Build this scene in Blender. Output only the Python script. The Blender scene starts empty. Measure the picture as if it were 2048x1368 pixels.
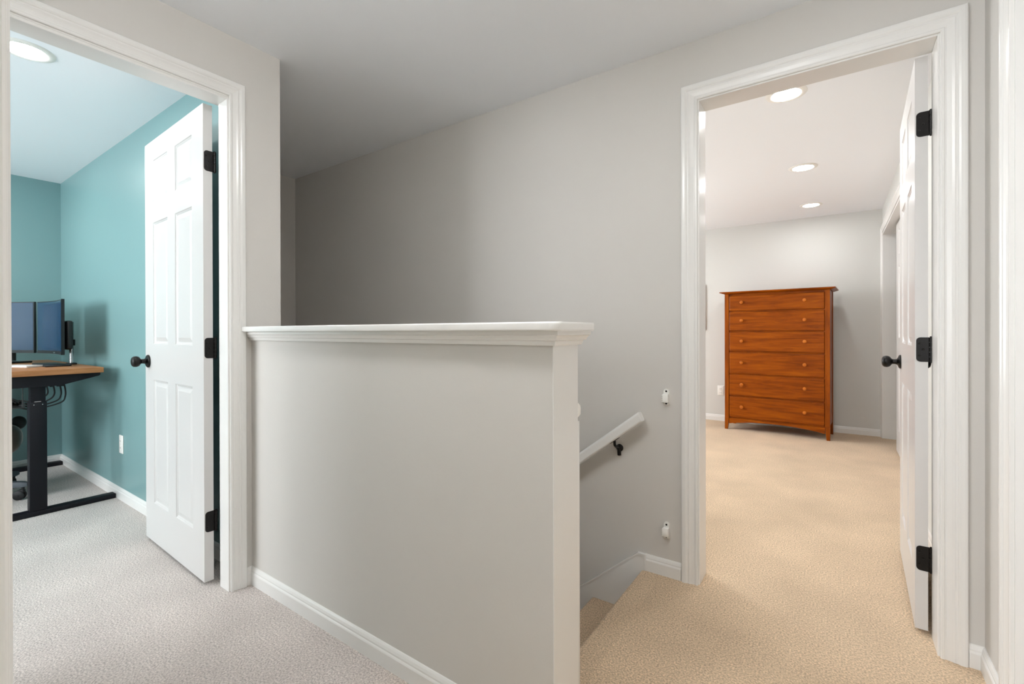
import bpy, bmesh, math, random
from mathutils import Vector, Matrix

random.seed(4)
scene = bpy.context.scene
COL = scene.collection
R = math.radians

# ------------------------------------------------------------------ camera
F_PX, YAW, PITCH, ROLL, CY, CAM_H = 926.55, 34.9824, -0.1379, -0.1395, 665.08, 1.0681
cd = bpy.data.cameras.new('camera')
cam = bpy.data.objects.new('camera', cd)
COL.objects.link(cam)
cd.sensor_fit = 'HORIZONTAL'
cd.sensor_width = 36.0
cd.lens = 36.0 * F_PX / 2048.0
cd.shift_y = (CY - 684.0) / 2048.0
cd.clip_start = 0.02
cam.location = (0, 0, CAM_H)
cam.rotation_mode = 'QUATERNION'
ya, pi_, ro = R(YAW), R(PITCH), R(ROLL)
fw = Vector((-math.sin(ya) * math.cos(pi_), math.cos(ya) * math.cos(pi_), math.sin(pi_)))
rt = Vector((math.cos(ya), math.sin(ya), 0))
up = rt.cross(fw)
rt2 = rt * math.cos(ro) + up * math.sin(ro)
up2 = up * math.cos(ro) - rt * math.sin(ro)
cam.rotation_quaternion = Matrix((rt2, up2, -fw)).transposed().to_quaternion()
scene.camera = cam

# ------------------------------------------------------------------ world, exposure
vs = scene.view_settings
vs.view_transform = 'Standard'
vs.look = 'None'
vs.gamma = 1.0
vs.use_curve_mapping = False
vs.exposure = 0.21
world = bpy.data.worlds.new('sky')
scene.world = world
world.use_nodes = True
wn = world.node_tree.nodes
wn['Background'].inputs[0].default_value = (0.93, 0.96, 1.0, 1)
wn['Background'].inputs[1].default_value = 17.0
try:
    scene.cycles.use_denoising = True
    scene.cycles.max_bounces = 10
    scene.cycles.diffuse_bounces = 7
    scene.cycles.sample_clamp_indirect = 6.0
    scene.cycles.caustics_reflective = False
    scene.cycles.caustics_refractive = False
except Exception:
    pass
FILL_HALL, LAMP_BED, LAMP_OFFICE, FILL_BACK = 44.0, 105.0, 122.0, 400.0
LAMP_LANDING = 140.0
WARM, NEUT, OFFI = (0.975, 0.985, 0.98), (0.98, 0.99, 1.0), (1.0, 0.945, 0.89)

# ------------------------------------------------------------------ materials
def lin(c):
    return tuple(((v / 255) / 12.92 if v / 255 <= 0.04045 else ((v / 255 + 0.055) / 1.055) ** 2.4) for v in c)

MATS = {}
def mat(name, rgb, rough=0.5, metal=0.0, bump=0.0, bscale=80.0, var=0.0, vscale=3.0, spec=0.5, coat=0.0, stretch=None):
    if name in MATS:
        return MATS[name]
    m = bpy.data.materials.new(name)
    m.use_nodes = True
    nt = m.node_tree
    b = nt.nodes['Principled BSDF']
    c = lin(rgb) + (1,)
    b.inputs['Base Color'].default_value = c
    b.inputs['Roughness'].default_value = rough
    b.inputs['Metallic'].default_value = metal
    b.inputs['Specular IOR Level'].default_value = spec
    b.inputs['Coat Weight'].default_value = coat
    tc = nt.nodes.new('ShaderNodeTexCoord')
    src = tc.outputs['Object']
    if stretch:
        mp = nt.nodes.new('ShaderNodeMapping')
        mp.inputs['Scale'].default_value = stretch
        nt.links.new(src, mp.inputs[0])
        src = mp.outputs[0]
    if var:
        n = nt.nodes.new('ShaderNodeTexNoise')
        n.inputs['Scale'].default_value = vscale
        n.inputs['Detail'].default_value = 5
        nt.links.new(src, n.inputs['Vector'])
        r = nt.nodes.new('ShaderNodeValToRGB')
        r.color_ramp.elements[0].position = 0.3
        r.color_ramp.elements[1].position = 0.7
        r.color_ramp.elements[0].color = tuple(v * (1 - var) for v in c[:3]) + (1,)
        r.color_ramp.elements[1].color = tuple(min(1, v * (1 + var)) for v in c[:3]) + (1,)
        nt.links.new(n.outputs[0], r.inputs[0])
        nt.links.new(r.outputs[0], b.inputs['Base Color'])
    if bump:
        n = nt.nodes.new('ShaderNodeTexNoise')
        n.inputs['Scale'].default_value = bscale
        n.inputs['Detail'].default_value = 3
        nt.links.new(src, n.inputs['Vector'])
        bp = nt.nodes.new('ShaderNodeBump')
        bp.inputs['Strength'].default_value = bump
        bp.inputs['Distance'].default_value = 0.004
        nt.links.new(n.outputs[0], bp.inputs['Height'])
        nt.links.new(bp.outputs[0], b.inputs['Normal'])
    MATS[name] = m
    return m

M_GREY = mat('grey_wall_paint', (204, 201, 196), 0.62, bump=0.05, bscale=140, var=0.012, vscale=1.4, spec=0.35)
M_BED = mat('pale_grey_wall_paint', (208, 208, 204), 0.65, bump=0.05, bscale=140, spec=0.3)
M_TEAL = mat('teal_wall_paint', (119, 155, 156), 0.36, bump=0.05, bscale=60, var=0.02, vscale=1.0, spec=0.9)
M_CEIL = mat('white_ceiling_paint', (240, 243, 247), 0.8, bump=0.04, bscale=120, spec=0.2)
M_TRIM = mat('white_gloss_trim_paint', (226, 225, 222), 0.25, spec=0.5)
M_DOOR = mat('white_door_paint', (208, 206, 204), 0.3, spec=0.5)
M_BLACK = mat('black_door_hardware', (26, 24, 23), 0.38, metal=0.6, bump=0.02)
M_DESKBLK = mat('black_powder_coat', (12, 13, 20), 0.5, spec=0.25)
M_PLAST = mat('white_plastic', (238, 237, 232), 0.35)
M_SCREW = mat('dark_screw', (30, 28, 26), 0.4, metal=0.8)
M_SCREEN = mat('sky_tinted_screen_glass', (14, 50, 78), 0.16, spec=0.6)  # blue of the reflected window sky put into the base colour
M_MONBODY = mat('black_monitor_plastic', (22, 23, 25), 0.35)
M_SILVER = mat('silver_metal', (190, 192, 195), 0.25, metal=1.0)
M_RUBBER = mat('black_rubber', (18, 18, 18), 0.6)
M_CHGREY = mat('dark_grey_chair_plastic', (72, 76, 82), 0.4)
M_CHBROWN = mat('brown_leather', (78, 56, 42), 0.35, bump=0.1, bscale=60, var=0.15, vscale=8)
M_RIM = mat('pale_piping', (170, 168, 165), 0.4)
M_PAPER = mat('pale_paper', (214, 208, 204), 0.7, var=0.06, vscale=90)
M_CANVAS = mat('pale_canvas', (205, 203, 198), 0.8, var=0.04, vscale=5)
M_FRAMEW = mat('tan_frame_wood', (176, 156, 132), 0.5, var=0.1, vscale=10)
M_GREYP = mat('grey_plastic_tray', (70, 74, 74), 0.55)
M_BLUEC = mat('blue_cable', (40, 90, 150), 0.45)

def wood(name, dark, mid, light, scale, rough, axis=(1.2, 14, 14)):
    m = bpy.data.materials.new(name)
    m.use_nodes = True
    nt = m.node_tree
    b = nt.nodes['Principled BSDF']
    tc = nt.nodes.new('ShaderNodeTexCoord')
    oi = nt.nodes.new('ShaderNodeObjectInfo')
    sh = nt.nodes.new('ShaderNodeVectorMath'); sh.operation = 'SCALE'
    cmb = nt.nodes.new('ShaderNodeCombineXYZ')
    for i in range(3):
        nt.links.new(oi.outputs['Random'], cmb.inputs[i])
    nt.links.new(cmb.outputs[0], sh.inputs[0]); sh.inputs['Scale'].default_value = 7.0
    add = nt.nodes.new('ShaderNodeVectorMath')
    nt.links.new(tc.outputs['Object'], add.inputs[0]); nt.links.new(sh.outputs[0], add.inputs[1])
    mp = nt.nodes.new('ShaderNodeMapping'); mp.inputs['Scale'].default_value = axis
    nt.links.new(add.outputs[0], mp.inputs[0])
    n = nt.nodes.new('ShaderNodeTexNoise'); n.inputs['Scale'].default_value = scale
    n.inputs['Detail'].default_value = 8; n.inputs['Roughness'].default_value = 0.62
    n.inputs['Distortion'].default_value = 0.6
    nt.links.new(mp.outputs[0], n.inputs['Vector'])
    r = nt.nodes.new('ShaderNodeValToRGB')
    r.color_ramp.elements[0].position = 0.28; r.color_ramp.elements[0].color = lin(dark) + (1,)
    r.color_ramp.elements[1].position = 0.75; r.color_ramp.elements[1].color = lin(light) + (1,)
    e = r.color_ramp.elements.new(0.5); e.color = lin(mid) + (1,)
    nt.links.new(n.outputs[0], r.inputs[0])
    nt.links.new(r.outputs[0], b.inputs['Base Color'])
    b.inputs['Roughness'].default_value = rough
    b.inputs['Specular IOR Level'].default_value = 0.15
    bp = nt.nodes.new('ShaderNodeBump'); bp.inputs['Strength'].default_value = 0.06; bp.inputs['Distance'].default_value = 0.002
    nt.links.new(n.outputs[0], bp.inputs['Height']); nt.links.new(bp.outputs[0], b.inputs['Normal'])
    return m

M_CHERRY = wood('cherry_wood_across', (104, 46, 2), (138, 65, 2), (166, 87, 5), 2.2, 0.34)
M_CHERRYV = wood('cherry_wood_upright', (106, 48, 3), (138, 66, 4), (164, 86, 8), 2.2, 0.34, (14, 14, 1.2))
M_KNOB = wood('cherry_wood_knob', (160, 84, 24), (186, 104, 36), (204, 124, 52), 2.2, 0.3)
M_OAK = wood('oak_desk_wood', (146, 94, 58), (180, 124, 82), (202, 148, 106), 2.0, 0.4, (9, 1.0, 9))

def carpet():
    m = bpy.data.materials.new('cut_pile_carpet')
    m.use_nodes = True
    nt = m.node_tree; L = nt.links.new
    b = nt.nodes['Principled BSDF']
    b.inputs['Roughness'].default_value = 0.95
    b.inputs['Specular IOR Level'].default_value = 0.05
    b.inputs['Sheen Weight'].default_value = 0.15
    tc = nt.nodes.new('ShaderNodeTexCoord')
    # painted-in light: warm lamp beige by stairs and bedroom, cool daylight grey towards office
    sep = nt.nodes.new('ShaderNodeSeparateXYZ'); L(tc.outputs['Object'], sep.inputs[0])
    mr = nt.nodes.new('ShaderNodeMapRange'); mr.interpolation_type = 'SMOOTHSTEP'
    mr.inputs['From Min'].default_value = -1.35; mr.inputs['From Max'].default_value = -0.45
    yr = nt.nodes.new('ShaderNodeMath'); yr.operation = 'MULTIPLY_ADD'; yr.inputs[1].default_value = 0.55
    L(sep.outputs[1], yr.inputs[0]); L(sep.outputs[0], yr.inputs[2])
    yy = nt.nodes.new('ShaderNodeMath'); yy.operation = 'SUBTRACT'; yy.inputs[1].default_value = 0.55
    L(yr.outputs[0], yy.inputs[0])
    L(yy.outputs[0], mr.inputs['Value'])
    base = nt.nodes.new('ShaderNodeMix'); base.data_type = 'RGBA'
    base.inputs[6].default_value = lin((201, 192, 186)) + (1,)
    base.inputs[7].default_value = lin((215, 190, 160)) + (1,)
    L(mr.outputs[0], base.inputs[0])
    n1 = nt.nodes.new('ShaderNodeTexNoise'); n1.inputs['Scale'].default_value = 170; n1.inputs['Detail'].default_value = 3
    L(tc.outputs['Object'], n1.inputs['Vector'])
    n2 = nt.nodes.new('ShaderNodeTexNoise'); n2.inputs['Scale'].default_value = 2.6; n2.inputs['Detail'].default_value = 4
    L(tc.outputs['Object'], n2.inputs['Vector'])
    r1 = nt.nodes.new('ShaderNodeMapRange'); r1.inputs['From Min'].default_value = 0.3; r1.inputs['From Max'].default_value = 0.7
    r1.inputs['To Min'].default_value = 0.56; r1.inputs['To Max'].default_value = 1.25
    L(n1.outputs[0], r1.inputs['Value'])
    r2 = nt.nodes.new('ShaderNodeMapRange'); r2.inputs['From Min'].default_value = 0.3; r2.inputs['From Max'].default_value = 0.7
    r2.inputs['To Min'].default_value = 0.89; r2.inputs['To Max'].default_value = 1.09
    L(n2.outputs[0], r2.inputs['Value'])
    mu = nt.nodes.new('ShaderNodeMath'); mu.operation = 'MULTIPLY'
    L(r1.outputs[0], mu.inputs[0]); L(r2.outputs[0], mu.inputs[1])
    mx = nt.nodes.new('ShaderNodeVectorMath'); mx.operation = 'SCALE'
    L(base.outputs[2], mx.inputs[0]); L(mu.outputs[0], mx.inputs['Scale'])
    L(mx.outputs[0], b.inputs['Base Color'])
    bp = nt.nodes.new('ShaderNodeBump'); bp.inputs['Strength'].default_value = 0.7; bp.inputs['Distance'].default_value = 0.006
    L(n1.outputs[0], bp.inputs['Height']); L(bp.outputs[0], b.inputs['Normal'])
    return m
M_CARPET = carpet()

def emis(name, col, strength):
    m = bpy.data.materials.new(name)
    m.use_nodes = True
    b = m.node_tree.nodes['Principled BSDF']
    b.inputs['Base Color'].default_value = (0.9, 0.9, 0.9, 1)
    b.inputs['Emission Color'].default_value = col + (1,)
    b.inputs['Emission Strength'].default_value = strength
    return m

# ------------------------------------------------------------------ helpers
def link(name, bm, m, parent=None, smooth=False, loc=None):
    me = bpy.data.meshes.new(name)
    bmesh.ops.recalc_face_normals(bm, faces=bm.faces[:])
    bm.to_mesh(me); bm.free()
    me.materials.append(m)
    if smooth:
        for p in me.polygons:
            p.use_smooth = True
        try:
            me.set_sharp_from_angle(angle=R(40))
        except Exception:
            pass
    o = bpy.data.objects.new(name, me)
    COL.objects.link(o)
    if parent:
        o.parent = parent
    if loc:
        o.location = loc
    return o

def tag(o, label, cat, group=None, kind=None):
    o['label'] = label; o['category'] = cat
    if group: o['group'] = group
    if kind: o['kind'] = kind
    return o

def thing(name, label, cat, loc=(0, 0, 0), rz=0.0, group=None, kind=None):
    o = bpy.data.objects.new(name, None)
    o.empty_display_size = 0.1
    COL.objects.link(o)
    o.location = loc; o.rotation_euler = (0, 0, rz)
    return tag(o, label, cat, group, kind)

def struct(name, bm, m, label, cat, parent=None, smooth=False):
    return tag(link(name, bm, m, parent, smooth), label, cat, kind='structure')

def B():
    return bmesh.new()

def box(bm, x0, x1, y0, y1, z0, z1, bev=0.0, seg=2, mtx=None):
    nb = bmesh.new()
    vs_ = [nb.verts.new((x, y, z)) for x in (x0, x1) for y in (y0, y1) for z in (z0, z1)]
    for f in ((0, 1, 3, 2), (4, 6, 7, 5), (0, 4, 5, 1), (2, 3, 7, 6), (0, 2, 6, 4), (1, 5, 7, 3)):
        nb.faces.new([vs_[i] for i in f])
    if bev:
        bmesh.ops.bevel(nb, geom=nb.edges[:], offset=bev, segments=seg, profile=0.5, affect='EDGES')
    merge(bm, nb, mtx)
    return bm

def merge(bm, nb, mtx=None):
    if mtx is not None:
        nb.transform(mtx)
    me = bpy.data.meshes.new('tmp')
    nb.to_mesh(me); nb.free()
    bm.from_mesh(me)
    bpy.data.meshes.remove(me)

def prism(bm, pts, a0, a1, fn):
    """closed polygon pts (p, q) extruded from a0 to a1; fn(p, q, a) -> xyz"""
    v0 = [bm.verts.new(fn(p, q, a0)) for p, q in pts]
    v1 = [bm.verts.new(fn(p, q, a1)) for p, q in pts]
    n = len(pts)
    for i in range(n):
        bm.faces.new((v0[i], v0[(i + 1) % n], v1[(i + 1) % n], v1[i]))
    bm.faces.new(v0[::-1]); bm.faces.new(v1)
    return bm

def lathe(bm, prof, seg=24, mtx=None):
    """prof (r, z) spun about z"""
    nb = bmesh.new()
    rings = []
    for r, z in prof:
        if r < 1e-6:
            rings.append([nb.verts.new((0, 0, z))])
        else:
            rings.append([nb.verts.new((r * math.cos(2 * math.pi * k / seg), r * math.sin(2 * math.pi * k / seg), z)) for k in range(seg)])
    for a, b_ in zip(rings, rings[1:]):
        for k in range(seg):
            k2 = (k + 1) % seg
            if len(a) == 1 and len(b_) == 1: continue
            if len(a) == 1: nb.faces.new((a[0], b_[k], b_[k2]))
            elif len(b_) == 1: nb.faces.new((a[k], a[k2], b_[0]))
            else: nb.faces.new((a[k], a[k2], b_[k2], b_[k]))
    merge(bm, nb, mtx)
    return bm

def tube(bm, pts, r, seg=8, rads=None):
    pts = [Vector(p) for p in pts]
    rings = []
    for i, p in enumerate(pts):
        t = (pts[min(i + 1, len(pts) - 1)] - pts[max(i - 1, 0)]).normalized()
        ref = Vector((0, 0, 1)) if abs(t.z) < 0.9 else Vector((1, 0, 0))
        a = t.cross(ref).normalized(); b_ = t.cross(a)
        rr = rads[i] if rads else r
        rings.append([bm.verts.new(p + a * rr * math.cos(2 * math.pi * k / seg) + b_ * rr * math.sin(2 * math.pi * k / seg)) for k in range(seg)])
    for a, b_ in zip(rings, rings[1:]):
        for k in range(seg):
            bm.faces.new((a[k], a[(k + 1) % seg], b_[(k + 1) % seg], b_[k]))
    bm.faces.new(rings[0][::-1]); bm.faces.new(rings[-1])
    return bm

def curve_pts(ctrl, n=16):
    out = []
    c = [Vector(p) for p in ctrl]
    c = [c[0]] + c + [c[-1]]
    for i in range(1, len(c) - 2):
        for k in range(n):
            t = k / n
            p0, p1, p2, p3 = c[i - 1], c[i], c[i + 1], c[i + 2]
            out.append(0.5 * ((2 * p1) + (p2 - p0) * t + (2 * p0 - 5 * p1 + 4 * p2 - p3) * t * t + (3 * p1 - p0 - 3 * p2 + p3) * t ** 3))
    out.append(c[-2])
    return out

# ------------------------------------------------------------------ main dimensions
YL = 2.042            # long stair wall, hall face
YLB = 2.157           # long wall, bedroom face
XL = -2.043           # left wall, hall face
XLB = -2.158          # left wall, office face
ZC = 2.289            # ceiling
XR = 0.3826           # right wall
XE = -3.538           # far end of stairwell
XT, YT = -5.2127, 0.995
YD = 5.94             # dresser wall
YH1, YH2 = 0.981, 1.109
HX = -0.563           # end of half wall
YN = 0.05             # near wall hall face
OPEN_Z = 2.032

# ------------------------------------------------------------------ room shell
xm0 = -2.10
def multi(rects, name, m, label, cat):
    bm = B()
    for r in rects:
        box(bm, *r)
    return struct(name, bm, m, label, cat)

# floor slabs (carpet) around the stair opening
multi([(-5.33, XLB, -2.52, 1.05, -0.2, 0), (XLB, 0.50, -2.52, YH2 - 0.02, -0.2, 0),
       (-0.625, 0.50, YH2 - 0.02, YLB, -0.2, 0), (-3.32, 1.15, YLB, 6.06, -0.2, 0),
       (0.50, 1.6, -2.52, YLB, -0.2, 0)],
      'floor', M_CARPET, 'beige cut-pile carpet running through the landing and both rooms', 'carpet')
multi([(XE - 0.1, xm0, YT + 0.05, YL + 0.05, ZC, ZC + 0.1), (xm0, 1.5, -2.52, YL + 0.05, ZC, ZC + 0.1)], 'ceiling_hall', M_CEIL,
      'smooth white ceiling over the landing and stairwell', 'ceiling')
multi([(-5.33, xm0, -2.52, YT + 0.05, ZC, ZC + 0.1)], 'ceiling_office', M_CEIL,
      'white ceiling of the teal office', 'ceiling')
multi([(-3.32, 1.15, YL + 0.05, 6.06, ZC, ZC + 0.1)], 'ceiling_bedroom', M_CEIL,
      'white ceiling of the bedroom with three recessed lights', 'ceiling')

# long wall with bedroom door opening (x -0.47..0.272)
D2A, D2B = -0.47, 0.272
j = 0.018
def two_tone_wall(name, rects_a, ma, la):
    return multi(rects_a, name, ma, la, 'wall')
ym = 2.10
two_tone_wall('wall_stair', [(XE - 0.1, D2A - j, YL, ym, -2.6, ZC), (D2A - j, D2B + j, YL, ym, OPEN_Z + j, ZC), (D2B + j, XR + 0.1, YL, ym, -0.2, ZC)],
              M_GREY, 'long grey wall above the stairs beside the bedroom doorway')
two_tone_wall('wall_bedroom_entry', [(-3.3, D2A - j, ym, YLB, 0, ZC), (D2A - j, D2B + j, ym, YLB, OPEN_Z + j, ZC), (D2B + j, 0.45, ym, YLB, 0, ZC)],
              M_BED, 'bedroom side of the wall around the doorway')
two_tone_wall('wall_stairwell_end', [(XE - 0.1, XE, YT + 0.05, YL, -2.6, ZC)], M_GREY, 'dim grey wall closing the far end of the stairwell')
# left wall (office door y 0.12..0.888) and the office / stairwell partition
D1A, D1B = 0.102, 0.906
xm = -2.10
two_tone_wall('wall_left', [(xm, XL, YN, D1A - j, 0, ZC), (xm, XL, D1A - j, D1B + j, OPEN_Z + j, ZC), (xm, XL, D1B + j, YH2, 0, ZC),
                            (XE, xm, 1.055, YH2, 0, ZC), (XE, XL, 1.055, YH2, -2.6, 0)], M_GREY, 'grey wall with the office doorway, ending at the stairwell')
two_tone_wall('wall_office_entry', [(XLB, xm, -2.4, D1A - j, 0, ZC), (XLB, xm, D1A - j, D1B + j, OPEN_Z + j, ZC), (XLB, xm, D1B + j, YT, 0, ZC)],
              M_TEAL, 'office side of the wall around the doorway')
two_tone_wall('wall_office_right', [(XT - 0.05, xm, YT, 1.055, 0, ZC)], M_TEAL, 'teal wall behind the open office door and the desk')
two_tone_wall('wall_office_far', [(XT - 0.1, XT, -2.5, YT, 0, ZC)], M_TEAL, 'teal wall at the far end of the office behind the monitors')
# office window wall
WX0, WX1, WZ0, WZ1 = -4.75, -2.75, 0.8, 2.0
two_tone_wall('wall_office_window', [(XT, WX0, -2.5, -2.4, 0, ZC), (WX1, xm, -2.5, -2.4, 0, ZC), (WX0, WX1, -2.5, -2.4, 0, WZ0), (WX0, WX1, -2.5, -2.4, WZ1, ZC)],
              M_TEAL, 'teal office wall with the window')
# bedroom
CL0, CL1 = 3.3, 5.86   # closet opening
two_tone_wall('wall_bedroom_far', [(-3.3, 0.48, YD, YD + 0.1, 0, ZC)], M_BED, 'pale grey bedroom wall behind the dresser')
two_tone_wall('wall_bedroom_right', [(0.38, 0.48, YLB, CL0, 0, ZC), (0.38, 0.48, CL0, CL1, OPEN_Z, ZC), (0.38, 0.48, CL1 + j, YD, 0, ZC), (0.38, 0.48, CL1, CL1 + j, OPEN_Z, ZC),
                                     (1.05, 1.15, CL0 - 0.1, YD + 0.1, 0, ZC), (0.48, 1.05, CL0 - 0.1, CL0, 0, ZC), (0.48, 1.05, CL1 + 0.04, YD + 0.1, 0, ZC)],
              M_BED, 'pale grey bedroom wall with the closet opening')
two_tone_wall('wall_bedroom_left', [(-3.3, -3.2, YLB, 3.4, 0, ZC), (-3.3, -3.2, 4.6, YD, 0, ZC), (-3.3, -3.2, 3.4, 4.6, 0, 0.8), (-3.3, -3.2, 3.4, 4.6, 2.0, ZC)],
              M_BED, 'pale grey bedroom wall on the hidden left side')
# hall right wall with door opening y 0.98..1.742
D3A, D3B = 0.98, 1.742
two_tone_wall('wall_right', [(XR, XR + 0.115, D3B + j, YL, 0, ZC), (XR, XR + 0.115, D3A - j, D3B + j, OPEN_Z + j, ZC), (XR, XR + 0.115, YN - 0.115, D3A - j, 0, ZC)],
              M_GREY, 'narrow grey wall at the right beside the near door frame')
# near wall with the doorway the picture is taken from
D4A, D4B = -0.44, 0.30
two_tone_wall('wall_near', [(XLB, D4A - j, YN - 0.115, YN, 0, ZC), (D4A - j, D4B + j, YN - 0.115, YN, OPEN_Z + j, ZC), (D4B + j, XR, YN - 0.115, YN, 0, ZC)],
              M_GREY, 'grey wall around the near doorway at the left edge')
two_tone_wall('wall_back', [(xm, -1.8, -2.5, -2.4, 0, ZC), (-.3, 1.5, -2.5, -2.4, 0, ZC), (-1.8, -.3, -2.5, -2.4, 0, .8), (-1.8, -.3, -2.5, -2.4, 2.0, ZC), (1.4, 1.5, -2.4, YN - 0.115, 0, ZC), (XR, 1.5, YN - 0.115, YN, 0, ZC)],
              M_GREY, 'grey walls of the room behind the near doorway')

# half wall
hw = B(); box(hw, XL, HX - 0.003, YH1, YH2, -0.2, 1.066)
half = struct('wall_half', hw, M_GREY, 'waist-high grey half wall guarding the stairs, with a white cap', 'half wall')
bm = B(); box(bm, HX - 0.003, HX, YH1 - 0.001, YH2 + 0.001, 0, 1.066, 0.0008, 1)
link('end_board', bm, M_TRIM, half)
# stair side of the half wall down the stairwell
two_tone_wall('wall_stair_side', [(XE, -0.64, YH2 - 0.05, YH2 - 0.001, -2.6, -0.2)], M_GREY, 'grey wall below the half wall along the stairs')
# cap: slab with rounded end corners
def cap_slab(bm, x0, x1, y0, y1, z0, z1, r):
    pts = [(x0, y0)]
    for k in range(7):
        a = -math.pi / 2 + k / 6 * math.pi / 2
        pts.append((x1 - r + r * math.cos(a), y0 + r + r * math.sin(a)))
    for k in range(7):
        a = k / 6 * math.pi / 2
        pts.append((x1 - r + r * math.cos(a), y1 - r + r * math.sin(a)))
    pts.append((x0, y1))
    prism(bm, pts, z0, z1, lambda p, q, a: (p, q, a))
    es = [e for e in bm.edges if abs(e.verts[0].co.z - e.verts[1].co.z) < 1e-6]
    bmesh.ops.bevel(bm, geom=es, offset=0.005, segments=3, profile=0.5, affect='EDGES')
bm = B(); cap_slab(bm, XL + 0.0005, -0.528, 0.934, 1.156, 1.069, 1.091, 0.024)
link('cap', bm, M_TRIM, half, smooth=True)
# moulding under the cap: stepped profile run round three sides
prof = [(0.0, 0.036), (0.026, 0.036), (0.026, 0.026), (0.022, 0.024), (0.018, 0.018), (0.016, 0.013), (0.011, 0.011), (0.009, 0.004), (0.007, 0.0), (0.0, 0.0)]
bm = B()
zc0 = 1.033
yA, yB, xE_ = YH1 - 0.001, YH2 + 0.001, HX
rows = []
for d, z in prof:
    rows.append([bm.verts.new((XL, yA - d, zc0 + z)), bm.verts.new((xE_ + d, yA - d, zc0 + z)),
                 bm.verts.new((xE_ + d, yB + d, zc0 + z)), bm.verts.new((XL, yB + d, zc0 + z))])
for a, b_ in zip(rows, rows[1:]):
    for k in range(3):
        bm.faces.new((a[k], a[k + 1], b_[k + 1], b_[k]))
link('cap_molding', bm, M_TRIM, half)

# ------------------------------------------------------------------ trim
CAS = [(0, 0), (0, .0075), (.003, .0095), (.009, .0098), (.011, .0078), (.015, .0075), (.026, .0105), (.033, .0135), (.036, .0125),
       (.039, .0125), (.042, .0150), (.047, .0172), (.056, .0176), (.061, .0165), (.064, .0125), (.064, 0)]
trim_n = [0]
def casing(s0, s1, H, fn, label, width=0.066, zb=0.0):
    bm = B()
    k = width / 0.064
    rows = []
    for w, d in CAS:
        w *= k
        rows.append([bm.verts.new(fn(s, z, d)) for s, z in ((s0 - w, zb), (s0 - w, H + w), (s1 + w, H + w), (s1 + w, zb))])
    n = len(rows)
    for i in range(n):
        a, b_ = rows[i], rows[(i + 1) % n]
        for q in range(3):
            bm.faces.new((a[q], a[q + 1], b_[q + 1], b_[q]))
    for q in (0, 3):
        bm.faces.new([r[q] for r in rows])
    trim_n[0] += 1
    return struct('trim_%d' % trim_n[0], bm, M_TRIM, label, 'door trim')

def jamb(s0, s1, H, d0, d1, fn, label, stop=None, zb=0.0, st=.010):
    """lining of an opening; d0..d1 the wall's depth; stop=(a,b) depth range of the door stop"""
    bm = B()
    def bx(sa, sb, za, zb_, da, db):
        P = [Vector(fn(s, z, d)) for s in (sa, sb) for z in (za, zb_) for d in (da, db)]
        xs = [p.x for p in P]; ys = [p.y for p in P]; zs = [p.z for p in P]
        box(bm, min(xs), max(xs), min(ys), max(ys), min(zs), max(zs), 0.0012, 1)
    bx(s0 - j + .0005, s0, zb, H + j - .0005, d0, d1); bx(s1, s1 + j - .0005, zb, H + j - .0005, d0, d1); bx(s0, s1, H, H + j - .0005, d0, d1)
    if stop:
        a, b_ = stop
        bx(s0, s0 + st, zb, H, a, b_); bx(s1 - st, s1, zb, H, a, b_); bx(s0 + st, s1 - st, H - .010, H, a, b_)
    trim_n[0] += 1
    return struct('trim_%d' % trim_n[0], bm, M_TRIM, label, 'door frame')

f_left = lambda s, z, d: (XL + d, s, z)
f_leftb = lambda s, z, d: (XLB - d, s, z)
f_long = lambda s, z, d: (s, YL - d, z)
f_longb = lambda s, z, d: (s, YLB + d, z)
f_right = lambda s, z, d: (XR - d, s, z)
f_near = lambda s, z, d: (s, YN + d, z)
f_bed = lambda s, z, d: (0.38 - d, s, z)
casing(D1A + .012, D1B - .012, OPEN_Z + .006, f_left, 'white moulded casing around the office doorway', 0.061)
jamb(D1A, D1B, OPEN_Z, 0, -0.115, f_left, 'white frame lining the office doorway', (0, -0.078), st=.018)
casing(D1A - .006, D1B + .006, OPEN_Z + .006, f_leftb, 'white casing around the doorway on the office side', 0.061)
casing(D2A - .006, D2B + .006, OPEN_Z + .006, f_long, 'white moulded casing around the bedroom doorway', 0.066)
jamb(D2A, D2B, OPEN_Z, 0, -0.115, f_long, 'white frame lining the bedroom doorway', None)
casing(D2A - .006, D2B + .006, OPEN_Z + .006, f_longb, 'white casing around the doorway on the bedroom side', 0.066)
casing(D3A - .006, D3B + .006, OPEN_Z + .006, f_right, 'white moulded casing at the right edge beside the bedroom door', 0.066)
jamb(D3A, D3B, OPEN_Z, 0, -0.115, f_right, 'white door frame at the far right edge', (-0.03, -0.066))
casing(D4A - .006, D4B + .006, OPEN_Z + .006, f_near, 'white casing of the near doorway at the left edge', 0.060)
jamb(D4A, D4B, OPEN_Z, 0, -0.115, f_near, 'white door frame at the left edge of the view', None)
casing(CL0 - .006, CL1 + .006, OPEN_Z + .006, f_bed, 'white casing around the bedroom closet', 0.066)
jamb(CL0 + j, CL1, OPEN_Z - j, 0.004, -0.10, f_bed, 'white frame lining the bedroom closet opening', None)

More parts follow.
